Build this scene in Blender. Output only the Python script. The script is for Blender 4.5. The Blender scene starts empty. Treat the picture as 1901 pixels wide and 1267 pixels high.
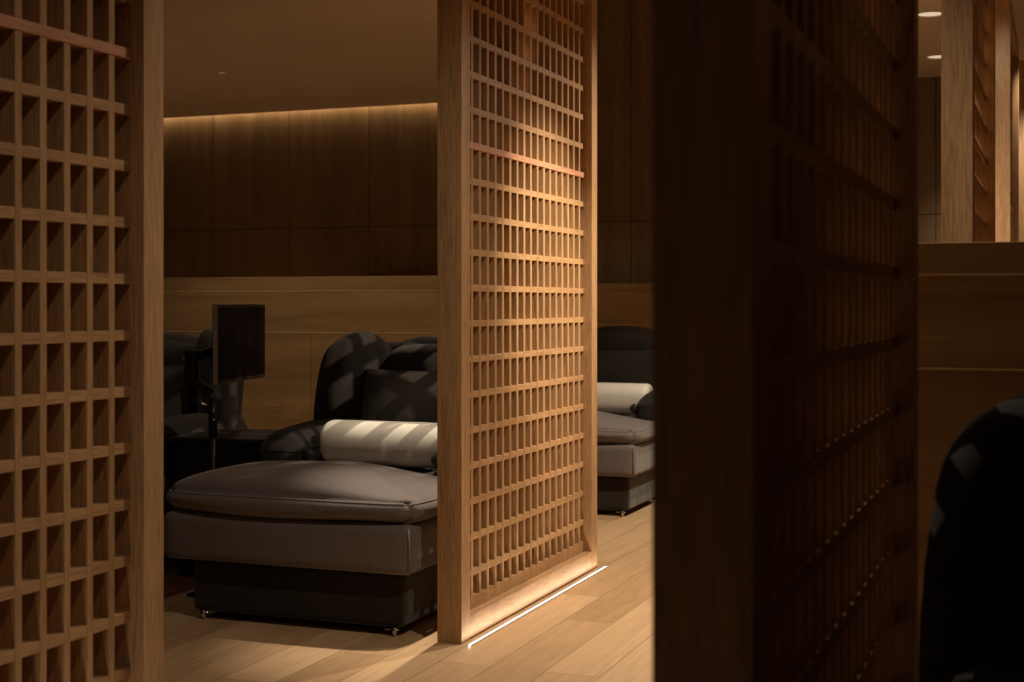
import bpy, bmesh, math, random
from mathutils import Vector, Matrix
random.seed(7)
S = bpy.context.scene
C = S.collection
PI = math.pi

# ------------------------------------------------------------------ materials
def new_mat(name):
    m = bpy.data.materials.new(name); m.use_nodes = True
    nt = m.node_tree; b = nt.nodes['Principled BSDF']
    return m, nt, b

def N(nt, typ, **kw):
    n = nt.nodes.new(typ)
    for k, v in kw.items(): setattr(n, k, v)
    return n

def ramp(nt, stops):
    r = N(nt, 'ShaderNodeValToRGB')
    e = r.color_ramp.elements
    e[0].position, e[0].color = stops[0][0], (*stops[0][1], 1)
    e[1].position, e[1].color = stops[1][0], (*stops[1][1], 1)
    for p, c in stops[2:]:
        x = e.new(p); x.color = (*c, 1)
    return r

def wood(name, axis, dark, light, rough=0.5, scale=1.0, pore=0.35, bump=0.12):
    m, nt, b = new_mat(name)
    tc = N(nt, 'ShaderNodeTexCoord'); oi = N(nt, 'ShaderNodeObjectInfo')
    add = N(nt, 'ShaderNodeVectorMath', operation='MULTIPLY_ADD')
    comb = N(nt, 'ShaderNodeCombineXYZ')
    for i in range(3): nt.links.new(oi.outputs['Random'], comb.inputs[i])
    nt.links.new(comb.outputs[0], add.inputs[0]); add.inputs[1].default_value = (7.3, 5.1, 9.7)
    nt.links.new(tc.outputs['Object'], add.inputs[2])
    def mapped(lo, hi):
        mp = N(nt, 'ShaderNodeMapping')
        s = [hi, hi, hi]; s['XYZ'.index(axis)] = lo
        mp.inputs['Scale'].default_value = [v*scale for v in s]
        nt.links.new(add.outputs[0], mp.inputs['Vector']); return mp
    a = mapped(0.7, 9); n1 = N(nt, 'ShaderNodeTexNoise'); n1.inputs['Scale'].default_value = 2.0
    n1.inputs['Detail'].default_value = 5; n1.inputs['Distortion'].default_value = 0.6
    nt.links.new(a.outputs[0], n1.inputs['Vector'])
    r1 = ramp(nt, [(0.3, dark), (0.72, light)]); nt.links.new(n1.outputs['Fac'], r1.inputs[0])
    c = mapped(2.2, 55); n2 = N(nt, 'ShaderNodeTexNoise'); n2.inputs['Scale'].default_value = 6.0
    n2.inputs['Detail'].default_value = 3
    nt.links.new(c.outputs[0], n2.inputs['Vector'])
    r2 = ramp(nt, [(0.36, (1-pore,)*3), (0.55, (1, 1, 1))]); nt.links.new(n2.outputs['Fac'], r2.inputs[0])
    mx = N(nt, 'ShaderNodeMix', data_type='RGBA', blend_type='MULTIPLY'); mx.inputs['Factor'].default_value = 1
    nt.links.new(r1.outputs[0], mx.inputs['A']); nt.links.new(r2.outputs[0], mx.inputs['B'])
    nt.links.new(mx.outputs['Result'], b.inputs['Base Color'])
    b.inputs['Roughness'].default_value = rough
    bp = N(nt, 'ShaderNodeBump'); bp.inputs['Strength'].default_value = bump; bp.inputs['Distance'].default_value = 0.002
    nt.links.new(n2.outputs['Fac'], bp.inputs['Height']); nt.links.new(bp.outputs[0], b.inputs['Normal'])
    return m

def fabric(name, col, var=0.35, rough=0.95, weave=420, bump=0.5, sheen=0.25):
    m, nt, b = new_mat(name)
    tc = N(nt, 'ShaderNodeTexCoord')
    n = N(nt, 'ShaderNodeTexNoise'); n.inputs['Scale'].default_value = weave; n.inputs['Detail'].default_value = 2
    nt.links.new(tc.outputs['Object'], n.inputs['Vector'])
    r = ramp(nt, [(0.3, tuple(c*(1-var) for c in col)), (0.7, tuple(c*(1+var) for c in col))])
    nt.links.new(n.outputs['Fac'], r.inputs[0]); nt.links.new(r.outputs[0], b.inputs['Base Color'])
    b.inputs['Roughness'].default_value = rough
    b.inputs['Sheen Weight'].default_value = sheen; b.inputs['Sheen Roughness'].default_value = 0.5
    b.inputs['Specular IOR Level'].default_value = 0.2
    n3 = N(nt, 'ShaderNodeTexNoise'); n3.inputs['Scale'].default_value = 7; nt.links.new(tc.outputs['Object'], n3.inputs['Vector'])
    bp = N(nt, 'ShaderNodeBump'); bp.inputs['Strength'].default_value = bump; bp.inputs['Distance'].default_value = 0.0012
    b2 = N(nt, 'ShaderNodeBump'); b2.inputs['Strength'].default_value = 0.35; b2.inputs['Distance'].default_value = 0.03
    nt.links.new(n3.outputs['Fac'], b2.inputs['Height'])
    nt.links.new(n.outputs['Fac'], bp.inputs['Height']); nt.links.new(b2.outputs[0], bp.inputs['Normal'])
    nt.links.new(bp.outputs[0], b.inputs['Normal'])
    return m

def plain(name, col, rough=0.5, metal=0.0, spec=0.5, noise=0.06, nscale=14):
    m, nt, b = new_mat(name)
    tc = N(nt, 'ShaderNodeTexCoord'); n = N(nt, 'ShaderNodeTexNoise'); n.inputs['Scale'].default_value = nscale
    nt.links.new(tc.outputs['Object'], n.inputs['Vector'])
    r = ramp(nt, [(0.3, tuple(c*(1-noise) for c in col)), (0.7, tuple(min(1, c*(1+noise)) for c in col))])
    nt.links.new(n.outputs['Fac'], r.inputs[0]); nt.links.new(r.outputs[0], b.inputs['Base Color'])
    b.inputs['Roughness'].default_value = rough; b.inputs['Metallic'].default_value = metal
    b.inputs['Specular IOR Level'].default_value = spec
    return m

def glow(name, col, strength):
    m, nt, b = new_mat(name)
    b.inputs['Base Color'].default_value = (0.8, 0.8, 0.8, 1)
    b.inputs['Emission Color'].default_value = (*col, 1); b.inputs['Emission Strength'].default_value = strength
    return m

def floor_mat():
    m, nt, b = new_mat('oak_floor')
    tc = N(nt, 'ShaderNodeTexCoord'); mp = N(nt, 'ShaderNodeMapping')
    mp.inputs['Rotation'].default_value = (0, 0, PI/2); mp.inputs['Location'].default_value = (0.3, 0.07, 0)
    nt.links.new(tc.outputs['Object'], mp.inputs['Vector'])
    br = N(nt, 'ShaderNodeTexBrick'); br.offset = 0.37; br.offset_frequency = 2
    br.inputs['Scale'].default_value = 1.0; br.inputs['Brick Width'].default_value = 1.15
    br.inputs['Row Height'].default_value = 0.18; br.inputs['Mortar Size'].default_value = 0.0012
    br.inputs['Mortar Smooth'].default_value = 0.2; br.inputs['Bias'].default_value = 0.0
    br.inputs['Color1'].default_value = (0.45, 0.295, 0.165, 1); br.inputs['Color2'].default_value = (0.62, 0.43, 0.26, 1)
    br.inputs['Mortar'].default_value = (0.16, 0.10, 0.05, 1)
    nt.links.new(mp.outputs[0], br.inputs['Vector'])
    m2 = N(nt, 'ShaderNodeMapping'); m2.inputs['Scale'].default_value = (13, 1.1, 1)
    nt.links.new(tc.outputs['Object'], m2.inputs['Vector'])
    # shift the grain per plank with the plank colour
    ad = N(nt, 'ShaderNodeVectorMath', operation='MULTIPLY_ADD'); ad.inputs[1].default_value = (31, 47, 13)
    nt.links.new(br.outputs['Color'], ad.inputs[0]); nt.links.new(m2.outputs[0], ad.inputs[2])
    n = N(nt, 'ShaderNodeTexNoise'); n.inputs['Scale'].default_value = 2.2; n.inputs['Detail'].default_value = 6; n.inputs['Distortion'].default_value = 1.2
    nt.links.new(ad.outputs[0], n.inputs['Vector'])
    r = ramp(nt, [(0.25, (0.80, 0.78, 0.75)), (0.75, (1.08, 1.06, 1.03))]); nt.links.new(n.outputs['Fac'], r.inputs[0])
    mx = N(nt, 'ShaderNodeMix', data_type='RGBA', blend_type='MULTIPLY'); mx.inputs['Factor'].default_value = 1
    nt.links.new(br.outputs['Color'], mx.inputs['A']); nt.links.new(r.outputs[0], mx.inputs['B'])
    nt.links.new(mx.outputs['Result'], b.inputs['Base Color'])
    b.inputs['Roughness'].default_value = 0.42; b.inputs['Specular IOR Level'].default_value = 0.35
    bp = N(nt, 'ShaderNodeBump'); bp.inputs['Strength'].default_value = 0.3; bp.inputs['Distance'].default_value = 0.001
    bp.invert = True
    nt.links.new(br.outputs['Fac'], bp.inputs['Height']); nt.links.new(bp.outputs[0], b.inputs['Normal'])
    return m

OD, OL = (0.36, 0.205, 0.095), (0.52, 0.315, 0.155)
oakZ = wood('oak_vertical', 'Z', OD, OL)
oakY = wood('oak_lengthwise', 'Y', OD, OL)
rosy = wood('rosy_oak', 'Y', (0.50, 0.24, 0.14), (0.62, 0.32, 0.19))
panelX = wood('panel_wood_horizontal', 'X', (0.26, 0.150, 0.055), (0.42, 0.25, 0.10), scale=0.6, pore=0.12, bump=0.03)
panelZ = wood('panel_wood_vertical', 'Z', (0.16, 0.102, 0.050), (0.24, 0.158, 0.080), scale=0.6, pore=0.15, bump=0.03)
edgeHi = plain('groove_highlight_paint', (0.62, 0.45, 0.24), 0.5)  # pale tone painting the light caught on board edges
paint = plain('ceiling_paint', (0.62, 0.50, 0.38), 0.9, noise=0.02, nscale=2)
floorM = floor_mat()
grey = fabric('grey_wool_fabric', (0.150, 0.128, 0.124))
char = fabric('charcoal_fabric', (0.024, 0.020, 0.017), var=0.2, sheen=0.06)
charP = fabric('charcoal_cushion_fabric', (0.028, 0.023, 0.019), var=0.2, sheen=0.06)
baseF = fabric('black_brown_fabric', (0.022, 0.017, 0.013), var=0.15)
vinyl = plain('cream_vinyl', (0.80, 0.78, 0.70), 0.42, noise=0.02)
blackP = plain('black_plastic', (0.012, 0.012, 0.012), 0.35)
blackM = plain('black_metal', (0.02, 0.019, 0.018), 0.38, metal=0.6)
glassB = plain('black_screen_glass', (0.004, 0.004, 0.005), 0.3, spec=0.04)
silver = plain('grey_bezel', (0.24, 0.20, 0.18), 0.4)
chrome = plain('chrome', (0.75, 0.73, 0.70), 0.18, metal=1.0)
darkwood = plain('dark_table_lacquer', (0.012, 0.009, 0.007), 0.5, spec=0.2)
alu = plain('aluminium', (0.6, 0.58, 0.55), 0.35, metal=0.9)
whiteT = plain('white_trim', (0.7, 0.62, 0.52), 0.5)
WARM = (1.0, 0.83, 0.625)

# ------------------------------------------------------------------ mesh helpers
def obj(name, bm, mats, parent=None, smooth=False, loc=None):
    bmesh.ops.recalc_face_normals(bm, faces=bm.faces)
    me = bpy.data.meshes.new(name); bm.to_mesh(me); bm.free()
    if not isinstance(mats, (list, tuple)): mats = [mats]
    for m in mats: me.materials.append(m)
    if smooth:
        for p in me.polygons: p.use_smooth = True
    o = bpy.data.objects.new(name, me); C.objects.link(o)
    if parent: o.parent = parent
    if loc: o.location = loc
    return o

def box(bm, x0, x1, y0, y1, z0, z1, bev=0.0, mi=0):
    t = bmesh.new()
    bmesh.ops.create_cube(t, size=1)
    for v in t.verts:
        v.co = Vector(((x0+x1)/2+v.co.x*(x1-x0), (y0+y1)/2+v.co.y*(y1-y0), (z0+z1)/2+v.co.z*(z1-z0)))
    if bev: bmesh.ops.bevel(t, geom=list(t.edges), offset=bev, segments=2, affect='EDGES', profile=0.5)
    for f in t.faces: f.material_index = mi
    me = bpy.data.meshes.new('tmp'); t.to_mesh(me); t.free(); bm.from_mesh(me); bpy.data.meshes.remove(me)
    return bm

def nb(*a, **k): return box(bmesh.new(), *a, **k)

def tube(bm, pts, r, n=10, closed=False, caps=True):
    pts = [Vector(p) for p in pts]; rings = []
    L = len(pts)
    up0 = None
    for i, p in enumerate(pts):
        if closed: d = pts[(i+1) % L]-pts[i-1]
        else: d = pts[min(i+1, L-1)]-pts[max(i-1, 0)]
        d.normalize()
        if up0 is None:
            up0 = Vector((0, 0, 1)) if abs(d.z) < .9 else Vector((1, 0, 0))
        s = d.cross(up0)
        if s.length < 1e-5: s = d.cross(Vector((0, 1, 0)))
        s.normalize(); u = s.cross(d).normalized(); up0 = u
        rr = r[i] if isinstance(r, (list, tuple)) else r
        rings.append([bm.verts.new(p+rr*(math.cos(2*PI*k/n)*s+math.sin(2*PI*k/n)*u)) for k in range(n)])
    m = L if closed else L-1
    for i in range(m):
        a, b = rings[i], rings[(i+1) % L]
        for k in range(n): bm.faces.new((a[k], a[(k+1) % n], b[(k+1) % n], b[k]))
    if caps and not closed: bm.faces.new(rings[0]); bm.faces.new(rings[-1][::-1])
    return bm

def ball(bm, c, r, seg=16):
    t = bmesh.new(); bmesh.ops.create_uvsphere(t, u_segments=seg, v_segments=seg//2+2, radius=r)
    bmesh.ops.translate(t, verts=t.verts, vec=c)
    me = bpy.data.meshes.new('tmp'); t.to_mesh(me); t.free(); bm.from_mesh(me); bpy.data.meshes.remove(me)
    return bm

def rounded_map(hx, hy, hz, r, puff=(0, 0, 0), deform=None):
    """maps the unit-cube surface to a padded box with rounded edges"""
    def f(u, v, w):
        p = Vector((u*hx, v*hy, w*hz))
        q = Vector((max(-hx+r, min(hx-r, p.x)), max(-hy+r, min(hy-r, p.y)), max(-hz+min(r, hz), min(hz-min(r, hz), p.z))))
        d = p-q
        if d.length > 1e-9: p = q+d.normalized()*min(r, 1e9) if d.length > 0 else p
        a, b, c = 1-u*u, 1-v*v, 1-w*w
        p.x += math.copysign(puff[0]*b*c, u)*abs(u)**3
        p.y += math.copysign(puff[1]*a*c, v)*abs(v)**3
        p.z += math.copysign(puff[2]*a*b, w)*abs(w)**3
        if deform: p = deform(p, u, v, w)
        return p
    return f

def padded(f, n=20, c=(0, 0, 0), rot=None, nz=None):
    bm = bmesh.new(); cache = {}; c = Vector(c)
    ax = lambda i, n: math.tan((i/n*2-1)*PI/4*0.92)/math.tan(PI/4*0.92)
    def V(u, v, w):
        k = (round(u, 5), round(v, 5), round(w, 5))
        if k not in cache:
            p = f(u, v, w)
            if rot: p = rot @ p
            cache[k] = bm.verts.new(p+c)
        return cache[k]
    g = [math.copysign(1-(1-abs(i/n*2-1))**1.5, i/n*2-1) if i/n != .5 else 0 for i in range(n+1)]
    for s in (-1, 1):
        for i in range(n):
            for j in range(n):
                a, b, d, e = g[i], g[i+1], g[j], g[j+1]
                for q in (((s, a, d), (s, b, d), (s, b, e), (s, a, e)),
                          ((a, s, d), (b, s, d), (b, s, e), (a, s, e)),
                          ((a, d, s), (b, d, s), (b, e, s), (a, e, s))):
                    try: bm.faces.new([V(*t) for t in q])
                    except ValueError: pass
    return bm

def ring_path(f, w, n=96, c=(0, 0, 0), out=0.002, rot=None):
    pts = []; c = Vector(c)
    for k in range(n):
        t = k/n*4; s = int(t); q = (t-s)*2-1
        u, v = ((q, -1), (1, q), (-q, 1), (-1, -q))[s]
        p = f(u, v, w)
        if rot: p = rot @ p
        pts.append(p+c)
    m = sum(pts, Vector())/n
    return [p+(Vector((p.x-m.x, p.y-m.y, 0)).normalized()*out) for p in pts]

def thing(name, label, cat, loc=(0, 0, 0), rotz=0, group=None):
    o = bpy.data.objects.new(name, None); C.objects.link(o); o.empty_display_size = 0.1
    o.location = loc; o.rotation_euler = (0, 0, rotz)
    o['label'] = label; o['category'] = cat
    if group: o['group'] = group
    return o
def tag(o, label, cat, group=None):
    o['label'] = label; o['category'] = cat
    if group: o['group'] = group
    return o
def struct(name, bm, m, loc=None):
    o = obj(name, bm, m, loc=loc); o['kind'] = 'structure'; return o
def dup(root, loc, label, rotz=None):
    def cp(o, par):
        c = o.copy(); C.objects.link(c)
        if par: c.parent = par
        for ch in [x for x in allobj if x.parent == o]: cp(ch, c)
        return c
    allobj = list(C.objects)
    r = cp(root, None); r.location = loc; r['label'] = label
    if rotz is not None: r.rotation_euler = (0, 0, rotz)
    return r

# ------------------------------------------------------------------ the setting
CH = 2.70      # ceiling height
BACK = 10.10
XL, XR, Y0 = -8.6, 4.0, -3.0
struct('floor', nb(XL, XR, Y0, BACK+0.3, -0.1, 0), floorM)

def panel_wall(x0, x1, y, z0, z1, xs, zs, gap=0.005, t=0.02, core=0.12):
    """wood panels with fine joints on a core; front face at y, facing -Y"""
    bm = bmesh.new()
    box(bm, x0, x1, y+t, y+t+core, z0, z1)
    X = [x0]+sorted(xs)+[x1]; Z = [z0]+sorted(zs)+[z1]
    for i in range(len(X)-1):
        for j in range(len(Z)-1):
            a = 0 if i == 0 else gap/2; b = 0 if i == len(X)-2 else gap/2
            c = 0 if j == 0 else gap/2; d = 0 if j == len(Z)-2 else gap/2
            box(bm, X[i]+a, X[i+1]-b, y, y+t, Z[j]+c, Z[j+1]-d)
    return bm
xs = [-6.57+0.72*k for k in range(-2, 9)]
struct('wall_back', panel_wall(XL, 0.6, BACK, 0, 3.6, xs, [1.0, 1.76]), panelZ)
struct('wall_back_right', panel_wall(0.6, XR, BACK, 0, 3.6, [1.3, 2.0, 2.7, 3.4], [1.0, 1.76]), panelZ)
struct('wall_left', nb(XL-0.1, XL, Y0, BACK+.3, 0, 3.6), panelZ)
struct('wall_right', nb(XR, XR+0.1, Y0, BACK+.3, 0, 3.6), panelZ)
struct('wall_front', nb(XL, XR, Y0-0.1, Y0, 0, 3.6), panelZ)

# ceiling: low slab with a raised tray over the far end of the aisle, slot for the cove at the back left wall
bm = bmesh.new()
TX0, TX1, TX2, TY1, TY2 = -3.45, -2.8, -1.2, 6.4, 7.66
box(bm, XL, TX0, Y0, BACK-0.07, CH, CH+0.04)
box(bm, TX0, TX1, Y0, TY2, CH, CH+0.04)
box(bm, TX1, TX2, Y0, TY1, CH, CH+0.04)
box(bm, TX2, XR, Y0, BACK, CH, CH+0.04)
struct('ceiling', bm, paint)
bm = bmesh.new()
box(bm, XL, XR, Y0, BACK+.14, 3.55, 3.6)
box(bm, TX0-0.04, TX0, TY2, BACK, CH+0.04, 3.55)
box(bm, TX0, TX1, TY2-0.04, TY2, CH+0.04, 3.55)
box(bm, TX1-0.04, TX1, TY1, TY2-0.04, CH+0.04, 3.55)
box(bm, TX1, TX2, TY1-0.04, TY1, CH+0.04, 3.55)
box(bm, TX2, TX2+0.04, TY1, BACK, CH+0.04, 3.55)
box(bm, XL, TX0-0.04, BACK-0.25, BACK, 2.92, 2.95)
struct('ceiling_tray', bm, paint)
cv = thing('cove_light', 'warm linear cove light washing the top of the far wooden wall', 'light', (0, BACK-0.085, CH+0.04))
obj('mounting_profile', nb(XL, TX0-0.05, -0.02, 0.012, 0, 0.03), alu, cv)
obj('light_strip', nb(XL, TX0-0.05, 0.0, 0.012, 0.03, 0.042), glow('cove_glow', (1.0, 0.72, 0.42), 56), cv)

def half_wall(name, label, x0, x1, y, top, seams, th=0.12):
    """freestanding wood partition: boards with edge highlights painted as pale strips, front face at y"""
    o = thing(name, label, 'partition', (0, y, 0), 0, 'low wood partitions behind the seats')
    bm = bmesh.new()
    box(bm, x0+0.004, x1-0.004, 0.022, th-0.022, 0.0, top-0.02)
    zs = [0, top-0.297, top-0.075]
    X = [x0]+sorted(seams)+[x1]
    for i in range(len(X)-1):
        for (a, b) in ((0.0, 0.022), (th-0.022, th)):
            box(bm, X[i]+0.0006, X[i+1]-0.0006, a, b, 0.0, zs[1]-0.003, bev=0.0012)
    for (a, b) in ((0.0, 0.022), (th-0.022, th)):
        box(bm, x0, x1, a, b, zs[1], zs[2]-0.003, bev=0.0015)
    obj('board_panel', bm, panelX, o)
    bm = bmesh.new()
    for z in (zs[1], zs[2]): box(bm, x0+.003, x1-.003, -0.0015, 0.01, z-0.0036, z+0.0004)
    obj('groove_highlight', bm, edgeHi, o)  # highlight along the grooves, put in as pale strips
    obj('cap_rail', nb(x0, x1, 0.0, th, zs[2], top, bev=0.0015), panelX, o)
    return o
EC = 1.294
half_wall('partition', 'low wood partition behind the main recliner and monitor, lit warm', -6.6, -2.2, 6.69, EC, [-5.2, -3.742])
half_wall('partition', 'low wood partition behind the far recliner in the right gap', -5.2, -1.6, 9.85, EC, [-3.4])
half_wall('partition', 'dark low wood partition with diagonal light streaks at right edge', -0.36, 3.4, 3.50, EC, [1.1])
# pillar at the far right
struct('trim_1', nb(-0.44, 0.5, 9.62, 9.9, 0, CH), oakZ)

# ------------------------------------------------------------------ lattice screens
ROW, PINK = 0.1244, 1.702
SLEN = 1.497
def make_screen(label, loc):
    # local: y 0..SLEN, x 0 (aisle/right face) .. -0.09, z up
    o = thing('lattice_screen', label, 'room divider', loc, 0, 'oak lattice screens along the aisle')
    W = 0.075; T = 0.09
    for y0 in (0, SLEN-W):
        obj('post', nb(-T, 0, y0, y0+W, 0, CH-0.002, bev=0.0015), oakZ, o)
    obj('bottom_rail', nb(-T, -0.0005, W, SLEN-W, 0.004, 0.082, bev=0.0015), oakY, o)
    obj('top_rail', nb(-T, -0.0005, W, SLEN-W, CH-0.075, CH-0.002, bev=0.0015), oakY, o)
    xf, xb = -0.033, -0.079
    y0, y1 = W, SLEN-W
    zb, zt = 0.082, CH-0.075
    obj('lattice_edge', nb(xb, xf-0.0004, y0, y1, zb, 0.128), oakY, o)
    for i in range(18):
        y = 0.097+i*0.0739
        obj('slat', nb(xb, xf, -0.010, 0.010, zb, zt, bev=0.0008), oakZ, o, loc=(0, y, 0))
    k = 12
    while PINK-k*ROW < zt-0.03:
        z = PINK-k*ROW
        if abs(k) == 0:
            b = obj('crossbar', nb(xb, xf+0.0025, 0, y1-y0, -0.0115, 0.0115, bev=0.0008), rosy, o, loc=(0, y0, z))
            b['label'] = 'rosy pinkish crossbar'
        else:
            obj('crossbar', nb(xb+0.0006, xf-0.0006, 0, y1-y0, -0.0115, 0.0115, bev=0.0008), oakY, o, loc=(0, y0, z))
        k -= 1
    return o
PL, PR = -1.8905, -0.2485
A1, A2, A3 = 2.712-SLEN, 4.408, 7.600
scr = make_screen('tall oak lattice screen in sharp focus at centre, beside the grey recliner', (PL, A2, 0))
dup(scr, (PL, A1-0.006, 0), 'soft-focus oak lattice screen filling the left edge of the view')
dup(scr, (PR, A1, 0), 'very dark blurred lattice screen close by at right, with wide black post')
dup(scr, (PR, A2, 0), 'oak lattice screen rising behind the dark partition at upper right, nearer one')
dup(scr, (PR, A3, 0), 'oak lattice screen at upper right, seen as a pale narrow post behind the nearer one')

def light_strip(label, x, y0, y1, strength=34):
    o = thing('floor_light', label, 'light', (x, y0, 0), 0, 'floor light strips along the screens')
    L = y1-y0
    bm = bmesh.new(); box(bm, -0.009, -0.0045, 0, L, 0, 0.004); box(bm, 0.0045, 0.009, 0, L, 0, 0.004); box(bm, -0.0045, 0.0045, 0, L, 0, 0.001)
    obj('channel', bm, alu, o)
    obj('diffuser', nb(-0.004, 0.004, 0.002, L-.002, 0.001, 0.0038), glow('strip_glow', (1.0, 0.84, 0.66), strength), o)
    return o
fl = light_strip('glowing white light strip on floor along the central screen', PL+0.033, A2-0.01, A2+SLEN+0.03)
dup(fl, (PL+0.033, A1-0.01, 0), 'light strip on the floor along the left blurred screen')

# ------------------------------------------------------------------ recliners
def make_recliner(label, loc):
    """local origin: floor, centre of the footrest front; +y towards the backrest"""
    o = thing('recliner_sofa', label, 'recliner', loc, 0, 'dark recliner sofas with grey footrests')
    cx = -0.03
    # footrest
    obj('footrest_base', padded(rounded_map(0.425, 0.30, 0.094, 0.018), 14, (0, 0.345, 0.122)), baseF, o, True)
    f = rounded_map(0.50, 0.31, 0.088, 0.028, (0.0, 0.004, 0.0))
    bx = obj('footrest_box', padded(f, 18, (cx, 0.315, 0.303)), grey, o, True)
    sm = bmesh.new()
    for sx in (-1, 1):
        tube(sm, [(cx+sx*0.4955, 0.0095, 0.225), (cx+sx*0.4955, 0.0085, 0.38)], 0.0028, 6)
    obj('seam', sm, grey, bx, True)
    def dfm(p, u, v, w):
        # fat pillow: boxed edge with a crowned top
        if w > 0:
            au, av = abs(u), abs(v)
            dome = (1-au**3.4)**0.75*(1-av**4.0)**0.65
            p.z += w**2*(0.068*dome - 0.070*max(0, u+0.1)**1.6*dome + 0.006*math.sin(u*6+.6)*(1-v*v))
        e = 1-w*w
        p.y -= 0.016*e*max(-v, 0)**3*(1-.6*abs(u)**4)
        p.x += 0.012*e*u**3
        k = (abs(u)*abs(v))**5
        p.x -= math.copysign(0.030*k, u); p.y -= math.copysign(0.026*k, v)
        if w < 0: p.z += 0.008*math.sin(u*4-1)*abs(v)
        return p
    f = rounded_map(0.517, 0.322, 0.045, 0.040, (0, 0, 0.0), dfm)
    cu = obj('footrest_cushion', padded(f, 26, (cx, 0.325, 0.432)), grey, o, True)
    pb = bmesh.new(); tube(pb, ring_path(f, 0.72, 120, (cx, 0.325, 0.432), 0.0005), 0.0032, 6, closed=True)
    obj('piping', pb, grey, cu, True)
    for sx in (-1, 1):
        for yy in (0.052, 0.60):
            c = obj('caster', tube(bmesh.new(), [(sx*0.385-0.032, yy, 0.022), (sx*0.385+0.022, yy, 0.022)], 0.0035, 8), chrome, o, True)
            obj('bracket', nb(sx*0.385-0.010, sx*0.385+0.004, yy-.008, yy+.012, 0.018, 0.034, bev=.002), blackM, c)
            obj('wheel', tube(bmesh.new(), [(sx*0.385+0.005, yy, 0.0172), (sx*0.385+0.012, yy, 0.0172)], 0.017, 20), chrome, c, True)
    # body base under the seat
    obj('body_base', padded(rounded_map(0.44, 0.42, 0.16, 0.03), 12, (0.0, 1.12, 0.20)), baseF, o, True)
    # seat cushion
    def sd(p, u, v, w):
        if w > 0: p.z += 0.02*math.cos(u*PI*1.5)*(1-v*v)
        return p
    obj('seat', padded(rounded_map(0.335, 0.36, 0.072, 0.05, (0, 0, 0.01), sd), 20, (0.0, 1.02, 0.402)), char, o, True)
    def fd(p, u, v, w):
        if w > 0: p.z += 0.016*math.cos((abs(u)-0.72)*8.5)*w*(1-v*v) - 0.012*w*(1-abs(u))
        return p
    obj('seat_front_roll', padded(rounded_map(0.49, 0.075, 0.085, 0.06, (0, 0.01, 0), fd), 24, (0.0, 0.715, 0.418)), grey, o, True)
    # arms: thick rolls with a rounded nose, flared outwards
    for sx in (-1, 1):
        def ad(p, u, v, w, sx=sx):
            t = (v+1)/2
            p.z += 0.008*math.sin(t*PI)*max(w, 0)
            p.z -= 0.012*(1-t)**3*max(w, 0)
            p.x += sx*0.012*(w+1)/2
            if w < 0: p.y += 0.10*(1-t)*(-w)          # the nose overhangs the lower front
            return p
        r = obj('armrest', padded(rounded_map(0.105, 0.38, 0.15, 0.085, (0.012, 0.02, 0.014), ad), 20, (sx*0.393, 0.97, 0.484)), char, o, True)
        fr = rounded_map(0.105, 0.38, 0.15, 0.085, (0.012, 0.02, 0.014), ad)
        pb = bmesh.new(); tube(pb, ring_path(fr, 0.55, 100, (sx*0.393, 0.97, 0.484), 0.001), 0.0025, 6, closed=True)
        obj('piping', pb, char, r, True)
        kn = bmesh.new(); ball(kn, (sx*0.283, 0.655, 0.540), 0.027)
        obj('knob', kn, plain('gloss_black', (0.02, 0.018, 0.016), 0.12) if sx == -1 else bpy.data.materials['gloss_black'], o, True)
    # backrest core, leaning back
    rot = Matrix.Rotation(math.radians(-9), 4, 'X')
    obj('backrest', padded(rounded_map(0.37, 0.11, 0.31, 0.07, (0, 0.02, 0.01)), 18, (0, 1.40, 0.66), rot), char, o, True)
    # wings
    for sx in (-1, 1):
        def wd(p, u, v, w, sx=sx):
            t = (w+1)/2
            k = min(1, max(0, (p.z-0.185)/0.151))
            g = max(0.04, math.sqrt(max(0, 1-k**2.1)))  # ear shaped round top
            p.y = p.y*g
            p.x = p.x*(0.35+0.65*g) - sx*0.025*k*k
            p.x += sx*0.012*math.sin(t*PI)
            p.y -= 0.025*math.sin(min(1, t*1.1)*PI)*max(-v, 0)
            return p
        wr = Matrix.Rotation(sx*math.radians(38), 4, 'Z') @ Matrix.Rotation(math.radians(-4), 4, 'X')
        obj('wing', padded(rounded_map(0.072, 0.155, 0.335, 0.07, (0.015, 0.015, 0.0), wd), 24, (sx*0.362, 1.225, 0.695), wr), char, o, True)
    # headrest roll
    def hd(p, u, v, w):
        p.z -= 0.07*abs(u)**3.2*(1 if w > 0 else .2)
        p.y += 0.05*u*u
        return p
    obj('headrest', padded(rounded_map(0.315, 0.095, 0.125, 0.085, (0.0, 0.035, 0.02), hd), 20, (0, 1.34, 0.865), rot), charP, o, True)
    return o

CX, CY = -2.545, 4.385
ch1 = make_recliner('grey recliner at centre left with a big padded footrest and white bolster', (CX, CY, 0))
ch2 = dup(ch1, (-2.61, 7.325, 0), 'recliner seen through the right gap beyond the central screen')
ch3 = dup(ch1, (-4.05, CY+0.06, 0), 'dark recliner partly hidden by left screen, left of the monitor')
ch4 = dup(ch1, (0.322, 0.98, 0), 'near-black recliner back at lower right edge, behind the dark screen')

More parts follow.
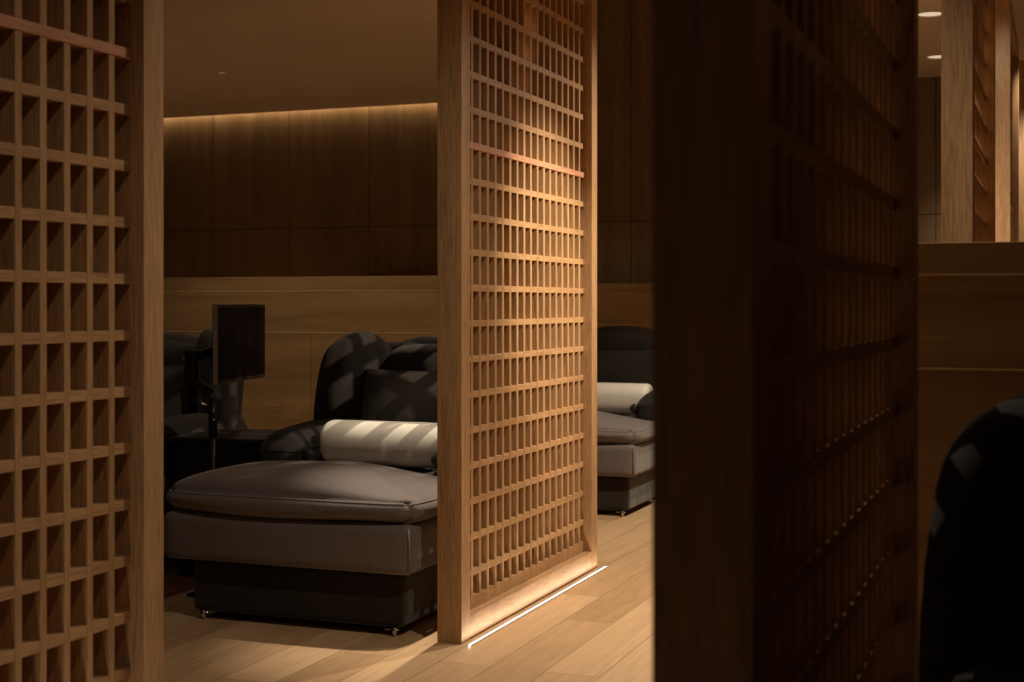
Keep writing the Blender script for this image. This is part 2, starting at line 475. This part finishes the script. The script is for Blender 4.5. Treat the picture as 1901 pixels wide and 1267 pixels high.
def pillow(label, loc, tilt):
    def pd(p, u, v, w):
        e = 1-max(abs(u), abs(w))**2.5
        p.y *= 0.35+0.65*e
        s = (abs(u)*abs(w))**4
        p.x += math.copysign(0.012*s, u); p.z += math.copysign(0.012*s, w)
        return p
    rot = Matrix.Rotation(math.radians(tilt), 4, 'X')
    b = padded(rounded_map(0.29, 0.06, 0.175, 0.03, (0, 0.02, 0), pd), 20, (0, 0, 0), rot)
    o = obj('back_cushion', b, charP, smooth=True, loc=loc)
    return tag(o, label, 'cushion', 'dark cushions leaning on the backrests')
PO = Vector((0.0, 1.14, 0.685))
p1 = pillow('dark rectangular cushion behind the bright white bolster', Vector((CX, CY, 0))+PO, -10)
for c, t in ((ch2, 'dark cushion leaning on the recliner in the right gap'),
             (ch3, 'dark cushion on the half-hidden recliner left of the monitor'),
             (ch4, 'dark cushion on the near-black recliner at lower right')):
    q = p1.copy(); C.objects.link(q); q.location = c.location+PO; q['label'] = t

def bolster(label, loc, rz=0):
    def bd(p, u, v, w):
        # loaf section, a little squashed
        return p
    L = 0.305
    bm = bmesh.new()
    n = 40; prof = [(-L, 0.0), (-L, 0.060), (-L+0.004, 0.074), (-L+0.014, 0.084), (-L+0.03, 0.089)]
    prof = prof+[(-L+0.03+(2*L-0.06)*k/10, 0.089+0.001*math.sin(k/10*PI)) for k in range(1, 10)]+[(-x, r) for x, r in prof[::-1]]
    rings = []
    for x, r in prof:
        if r == 0: rings.append([bm.verts.new((x, 0, 0))]); continue
        ring = []
        for k in range(n):
            a = 2*PI*k/n; cz, cy = math.sin(a), math.cos(a)
            e = 0.86
            yy = math.copysign(abs(cy)**e, cy)*r*1.05; zz = math.copysign(abs(cz)**e, cz)*r
            ring.append(bm.verts.new((x, yy, zz)))
        rings.append(ring)
    for i in range(len(rings)-1):
        a, b = rings[i], rings[i+1]
        for k in range(n):
            if len(a) == 1: bm.faces.new((a[0], b[k], b[(k+1) % n]))
            elif len(b) == 1: bm.faces.new((a[k], a[(k+1) % n], b[0]))
            else: bm.faces.new((a[k], a[(k+1) % n], b[(k+1) % n], b[k]))
    o = obj('bolster', bm, vinyl, smooth=True, loc=loc); o.rotation_euler = (0, 0, rz)
    return tag(o, label, 'bolster', 'cream bolsters lying on the seats')
bolster('cream white bolster with light streaks on the centre-left recliner', (CX+0.04, CY+0.775, 0.586), math.radians(-1))
bolster('dimmer cream bolster on the recliner in the right gap', (-2.57, 7.325+0.80, 0.588), 0)

# side table
st = thing('side_table', 'narrow dark side table between two recliners behind the monitor pole', 'table', (-3.29, 5.16, 0))
obj('tabletop', nb(-0.21, 0.21, -0.10, 0.34, 0.570, 0.590, bev=.003), darkwood, st)
obj('cabinet_body', nb(-0.20, 0.20, -0.09, 0.33, 0.03, 0.570, bev=.003), darkwood, st)
obj('plinth', nb(-0.19, 0.19, -0.07, 0.31, 0.0, 0.03), blackP, st)

# monitor on pole
mo = thing('monitor_stand', 'black flat monitor on a swivel arm and floor pole left of the recliner', 'monitor', (-3.147, 4.835, 0))
obj('base_plate', nb(-0.055, 0.055, -0.10, 0.07, 0, 0.014, bev=.003), blackM, mo)
obj('pole', tube(bmesh.new(), [(0, 0, 0.014), (0, 0, 0.70)], 0.0105, 14), blackM, mo, True)
cl = obj('collar', tube(bmesh.new(), [(0, 0, 0.62), (0, 0, 0.775)], 0.017, 14), blackM, mo, True)
sc = bmesh.new(); ball(sc, (0.012, -0.014, 0.690), 0.006, 10); ball(sc, (0.010, -0.014, 0.725), 0.005, 10)
obj('screw', sc, chrome, cl, True)
kb = bmesh.new(); tube(kb, [(-0.015, -0.0, 0.745), (-0.045, -0.01, 0.752), (-0.047, -0.01, 0.778)], 0.004, 8)
obj('clamp_lever', kb, chrome, cl, True)
E = Vector((-0.075, -0.035, 0))
ar = bmesh.new()
def beam(bm, a, b, w, h):
    a, b = Vector(a), Vector(b); d = (b-a); L = d.length; d.normalize()
    s = d.cross(Vector((0, 0, 1))).normalized(); u = s.cross(d)
    vs = []
    for t in (0, L):
        for i, j in ((-1, -1), (1, -1), (1, 1), (-1, 1)): vs.append(bm.verts.new(a+d*t+s*w/2*i+u*h/2*j))
    for q in ((0, 1, 2, 3), (7, 6, 5, 4), (0, 4, 5, 1), (1, 5, 6, 2), (2, 6, 7, 3), (3, 7, 4, 0)): bm.faces.new([vs[i] for i in q])
beam(ar, (0.0, 0.0, 0.792), (E.x, E.y, 0.848), 0.034, 0.034)
obj('lower_arm', ar, blackM, mo)
bx = nb(E.x-0.022, E.x+0.022, E.y-0.022, E.y+0.022, 0.835, 0.965, bev=0.006)
elb = obj('elbow', bx, blackM, mo)
kb = bmesh.new(); ball(kb, (E.x-0.026, E.y-0.012, 0.93), 0.006, 10); obj('screw', kb, chrome, elb, True)
ar = bmesh.new(); beam(ar, (E.x, E.y, 0.935), (-0.030, 0.20, 0.985), 0.030, 0.036)
obj('upper_arm', ar, blackM, mo)
# panel: from (-3.107,4.80) to (-3.216,5.34)
pa, pb_ = Vector((-3.099+3.147, 4.80-4.835, 0)), Vector((-3.208+3.147, 5.335-4.835, 0))
d = (pb_-pa); L = d.length; ang = math.atan2(d.y, d.x)
mid = (pa+pb_)/2
hd_ = obj('mounting_bracket', nb(-0.05, 0.05, 0.024, 0.055, -0.06, 0.06, bev=.004), blackM, mo); hd_.location = (mid.x, mid.y, 0.989); hd_.rotation_euler = (0, 0, ang)
mon = obj('display_housing', nb(-L/2, L/2, 0.0, 0.026, -0.157, 0.157, bev=0.004), blackP, mo); mon.location = (mid.x, mid.y, 0.989); mon.rotation_euler = (0, 0, ang)
bm = bmesh.new()
for q in ((-L/2-.0012, L/2+.0012, -0.158, -0.155), (-L/2-.0012, L/2+.0012, 0.155, 0.158), (-L/2-.0012, -L/2+0.003, -0.155, 0.155), (L/2-0.003, L/2+.0012, -0.155, 0.155)):
    box(bm, q[0], q[1], 0.004, 0.022, q[2], q[3])
obj('edge_trim', bm, silver, mon)
obj('screen', nb(-L/2+0.010, L/2-0.010, -0.0012, 0.001, -0.142, 0.147), glassB, mon)

# ------------------------------------------------------------------ ceiling fittings
lensM = glow('downlight_glow', (1.0, 0.80, 0.58), 0.55)
def downlight(label, x, y, z=CH, r=0.06, mat=None):
    o = thing('downlight', label, 'ceiling light', (x, y, z), 0, 'recessed ceiling downlights')
    bm = bmesh.new()
    tube(bm, [(r*1.0*math.cos(2*PI*k/32), r*1.0*math.sin(2*PI*k/32), -0.002) for k in range(32)], 0.006, 8, closed=True)
    obj('trim_ring', bm, whiteT, o, True)
    bm = bmesh.new(); bmesh.ops.create_circle(bm, cap_ends=True, segments=32, radius=r)
    bmesh.ops.translate(bm, verts=bm.verts, vec=(0, 0, -0.0015))
    obj('lens', bm, mat or lensM, o)
    return o
# visible ones
import math as _m
TH = _m.atan(1023/2640)
def at(px, z): 
    u = (px-950)/2640; x = u*z
    return (x*_m.cos(TH)-z*_m.sin(TH), x*_m.sin(TH)+z*_m.cos(TH))
x, y = at(1727, 7.59); downlight('lit ceiling downlight at upper right, nearer and higher of the pair', x, y, r=0.075)
x, y = at(1742, 8.9); downlight('lit ceiling downlight at upper right, lower one half behind the post', x, y, r=0.075)
x, y = at(412, 9.52); downlight('small faint ceiling downlight above the cove wall at upper left', x, y, r=0.032, mat=glow('faint_glow', (1.0, 0.66, 0.5), 0.2))

def spot(name, loc, tgt, power, size=60, blend=0.6, rad=0.02, col=WARM):
    l = bpy.data.lights.new(name, 'SPOT'); l.energy = power; l.color = col
    l.spot_size = math.radians(size); l.spot_blend = blend; l.shadow_soft_size = rad
    o = bpy.data.objects.new(name, l); C.objects.link(o); o.location = loc
    o.rotation_euler = (Vector(tgt)-Vector(loc)).to_track_quat('-Z', 'Y').to_euler()
    return o
Z = CH-0.03
AX = -0.80
spot('aisle_spot_entry', (-1.60, 2.75, Z), (0.05, 2.12, 1.0), 85, 30, 0.9, 0.01)
spot('left_screen_fill', (-0.85, 1.45, Z), (-1.9, 2.2, 0.55), 18, 66, 1.0, 0.03)  # extra light added to brighten the left screen face
spot('rear_fill_spot', (-0.2, -1.6, Z), (-0.4, -0.6, 0), 12, 110, 1.0, 0.05)  # added dim fill, stands in for bounce from behind the camera
spot('aisle_spot_near', (AX, 3.47, Z), (AX-0.30, 3.6, 0), 70, 136, 1.0)
spot('aisle_spot_mid', (AX, 5.1, Z), (AX+0.1, 5.1, 0), 150, 82, 1.0, 0.02)
spot('accent_spot', (-0.44, 4.95, Z), (-2.60, 5.56, 0.66), 380, 36, 1.0, 0.012)
spot('aisle_spot_next', (AX-0.2, 6.4, Z), (AX, 6.2, 0), 250, 150, 0.9)
spot('aisle_spot_far', (AX-0.4, 8.4, 3.5), (AX-0.5, 7.9, 0), 260, 66, 0.8)
spot('seat_spot', (-2.35, 4.78, Z), (-2.50, 5.24, 0.58), 85, 27, 1.0, 0.03)
spot('footrest_spot', (-2.04, 5.30, Z), (-2.06, 4.52, 0.4), 300, 28, 1.0, 0.03)
spot('left_bay_fill', (-5.0, 4.7, Z), (-4.6, 5.6, 0.5), 26, 100, 1.0, 0.05)  # unseen fill added to lift the dim left bay
spot('partition_fill', (-3.7, 5.85, Z), (-3.6, 6.6, 1.0), 34, 80, 1.0, 0.05)  # added to brighten the partition boards behind the main recliner
spot('left_bay_far_fill', (-5.4, 8.3, Z), (-5.4, 8.1, 0.5), 140, 120, 1.0, 0.05)  # unseen fill, added so its bounce lifts ceiling and back wall
spot('far_partition_fill', (-3.6, 9.1, Z), (-2.9, 9.85, 0.9), 11, 50, 1.0, 0.05)  # added to brighten the far partition
spot('right_bay_spot', (-0.31, 6.7, Z), (-0.22, 8.5, 1.0), 16, 80, 0.8, 0.05)
spot('right_pillar_spot', (-0.1, 8.95, Z), (-0.2, 9.7, 1.5), 60, 70, 0.8, 0.05)
spot('right_bay_far_spot', (0.8, 8.2, Z), (0.8, 8.4, 0), 60, 110, 0.8, 0.05)

w = bpy.data.worlds.new('world'); S.world = w; w.use_nodes = True
w.node_tree.nodes['Background'].inputs[0].default_value = (0.02, 0.014, 0.01, 1)
w.node_tree.nodes['Background'].inputs[1].default_value = 0.0

# ------------------------------------------------------------------ camera
cam = bpy.data.cameras.new('camera'); co = bpy.data.objects.new('camera', cam); C.objects.link(co)
cam.lens = 50; cam.sensor_width = 36; cam.shift_y = -69.5/1901
co.location = (0, 0, 1.15); co.rotation_euler = (PI/2, 0, TH)
cam.dof.use_dof = True; cam.dof.focus_distance = 5.0; cam.dof.aperture_fstop = 5.6
cam.clip_start = 0.05
S.camera = co
S.view_settings.view_transform = 'Standard'; S.view_settings.look = 'None'
S.view_settings.gamma = 1; S.view_settings.exposure = 0.1; S.view_settings.use_curve_mapping = False
